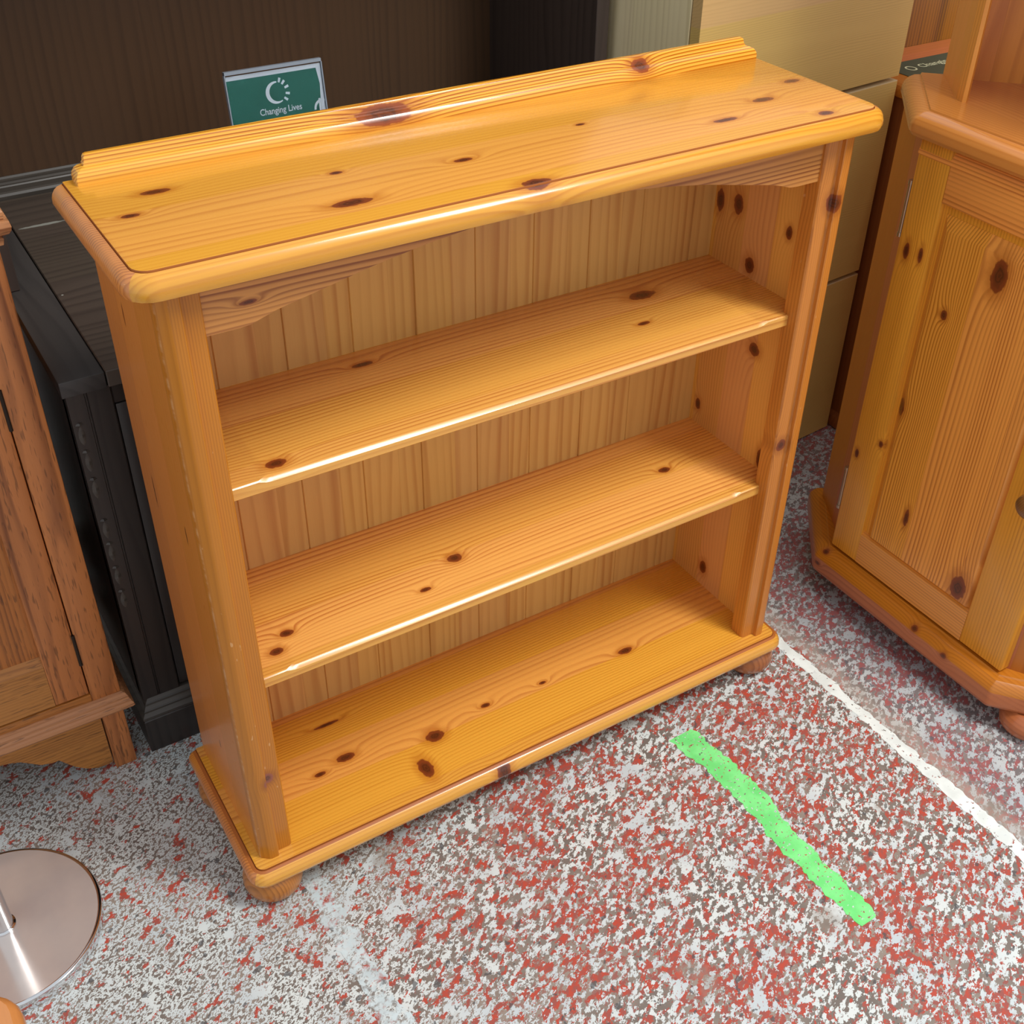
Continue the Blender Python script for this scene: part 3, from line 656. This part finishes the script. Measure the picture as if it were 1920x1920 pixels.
# green card lying on that sideboard
ca = thing('leaflet', 'green leaflet with white wording lying on the second pine sideboard behind the corner cabinet', 'leaflet', (1.62, .50, .720))
bm = B(); box(bm, 1.520, 1.735, .425, .5665, .7202, .7212); lf = link('card', bm, plain('dark_green_print', (66, 78, 62), .45), ca, smooth=False)
bm = text_bm('Changing Lives', .024)
for v in bm.verts: v.co = Vector((v.co.x*.95+1.650, v.co.y*1.05+.5225, .7214))
link('lettering', bm, plain('cream_print', (214, 214, 176), .5), lf, smooth=False)
bm = B()
for k in range(24):
    a, b_ = 2*PI*k/24, 2*PI*(k+1)/24
    bm.faces.new([bm.verts.new((1.559+r*math.cos(t)*.85, .5285+r*math.sin(t), .7214)) for r, t in ((.009, a), (.009, b_), (.0125, b_), (.0125, a))])
link('logo', bm, plain('cream_print', (214, 214, 176), .5), lf, smooth=False)

# ------------------------------------------------------------------ chrome stand, bottom left
n = NT('dusty_chrome'); vec, o_ = n.xyz()
sm = n.noise(vec, 9., 4., .6)
CHR = n.fin(n.mix(n.ss(sm, .3, .7), lin((200, 192, 190)), lin((216, 206, 200))), n.math('MULTIPLY_ADD', n.noise(vec, 25., 3.), .08, .10), .42, 0., 1.)
n = NT('polished_chrome'); vec, o_ = n.xyz(); POL = n.fin(n.mix(n.noise(vec, 20., 2.), lin((214, 214, 216)), lin((230, 230, 232))), .08, 1.)
cs = thing('chrome_stand', 'round polished chrome stand base on the floor at the lower left', 'stand', (-.3140, .1150, 0))
cx, cy = -.3140, .1150
bm = B(); lathe(bm, [(.10, 0.0185), (.1180, .0185), (.1180, .0190), (.03, .0200), (.0165, .0202)], cx, cy, 96); link('base', bm, CHR, cs)
bm = B(); lathe(bm, [(.1181, .0), (.1205, 0), (.1225, .001), (.1232, .004), (.1232, .0155), (.1224, .0180), (.1205, .0191), (.1181, .0192), (.1181, .0)], cx, cy, 96); link('rim', bm, POL, cs)
bm = B(); lathe(bm, [(.0145, .0200), (.0145, .98), (.012, .985)], cx, cy, 40); link('pole', bm, POL, cs)
bm = B(); lathe(bm, [(.0170, .0200), (.0170, .023), (.0150, .0245), (.0146, .0247)], cx, cy, 40); link('collar', bm, POL, cs)

# ------------------------------------------------------------------ small table, only its corner in the frame
T_w = wood('varnished_table_wood', (206, 138, 62), (158, 92, 34), 'Y', 'X', 1., 90, 5, .3, [], loc=(-.50, -.50, 0), rough=.25, coat=.5, seed=3.3, streak=.3)
T_p = wood('varnished_table_panel', (140, 84, 30), (100, 56, 18), 'X', 'Y', 1., 90, 5, .3, [], loc=(-.50, -.50, 0), rough=.3, coat=.3, seed=4.3)
tb = thing('side_table', 'varnished golden brown small table corner at the bottom left edge of the photo', 'table', (-.50, -.50, 0))
tx0, tx1, ty0, ty1, tz = -.70, -.2885, -.70, -.2870, .450
poly = [(tx0, ty0), (tx1, ty0), (tx1, ty1), (tx0, ty1)]; f1 = (1, 1, 1, 1)
bm = B(); prof = [(.010, tz-.032), (.003, tz-.030), (0, tz-.022), (0, tz-.012), (.003, tz-.004), (.008, tz)]
rs = [[(x, y, z) for x, y in outline(poly, f1, i, .03)] for i, z in prof]
pin = [(tx0+.03, ty0+.03), (tx1-.012, ty0+.03), (tx1-.012, ty1-.036), (tx0+.03, ty1-.036)]
rs += [[(x, y, tz) for x, y in outline(pin, f1, 0, .012)], [(x, y, tz-.012) for x, y in outline(pin, f1, .002, .012)]]
rings(bm, rs); link('tabletop', bm, T_w, tb)
bm = B(); rings(bm, [[(x, y, z) for x, y in outline(pin, f1, .003, .012)] for z in (tz-.0118, tz-.009)]); link('inset_panel', bm, T_p, tb)
bm = B(); box(bm, tx0+.05, tx1-.06, ty0+.05, ty1-.08, tz-.08, tz-.031, .002); link('apron', bm, T_w, tb)
for lx_ in (tx0+.07, tx1-.08):
    for ly_ in (ty0+.07, ty1-.10):
        bm = B(); lathe(bm, [(.012, 0), (.014, .02), (.019, .30), (.021, tz-.079)], lx_, ly_, 20); link('leg', bm, T_w, tb)

# ------------------------------------------------------------------ light
w = bpy.data.worlds.new('shop'); scene.world = w; w.use_nodes = True
bg = w.node_tree.nodes['Background']; bg.inputs[0].default_value = (.90, .95, 1.0, 1); bg.inputs[1].default_value = .82
def area(name, loc, target, sx, sy, power, col=(1, 1, 1)):
    l = bpy.data.lights.new(name, 'AREA'); l.shape = 'RECTANGLE'; l.size = sx; l.size_y = sy; l.energy = power; l.color = col
    o = bpy.data.objects.new(name, l); COL.objects.link(o); o.location = loc
    o.rotation_euler = (Vector(target)-Vector(loc)).to_track_quat('-Z', 'Y').to_euler(); return o
area('ceiling_light', (1.28, -1.15, 2.85), (.55, -.05, .3), .5, 1.2, 60, (1, .975, .93))

# ------------------------------------------------------------------ camera
cam = bpy.data.cameras.new('camera'); co = bpy.data.objects.new('camera', cam); COL.objects.link(co)
yaw, pitch, roll = .553651, -.649241, .011740
fw = Vector((math.sin(yaw)*math.cos(pitch), math.cos(yaw)*math.cos(pitch), math.sin(pitch)))
r = Vector((math.cos(yaw), -math.sin(yaw), 0)); u = r.cross(fw)
r2 = r*math.cos(roll)+u*math.sin(roll); u2 = u*math.cos(roll)-r*math.sin(roll)
M = Matrix((r2, u2, -fw)).transposed().to_4x4(); M.translation = Vector((-.2192, -.9703, 1.3634)); co.matrix_world = M
cam.sensor_width = 36; cam.sensor_fit = 'HORIZONTAL'; cam.lens = 2190.06/1920*36; cam.clip_start = .02
scene.camera = co
vs = scene.view_settings; vs.view_transform = 'Standard'; vs.look = 'None'; vs.gamma = 1; vs.use_curve_mapping = False; vs.exposure = 0.
for o in list(bpy.data.objects):
    if 'base' in o.keys(): del o['base']
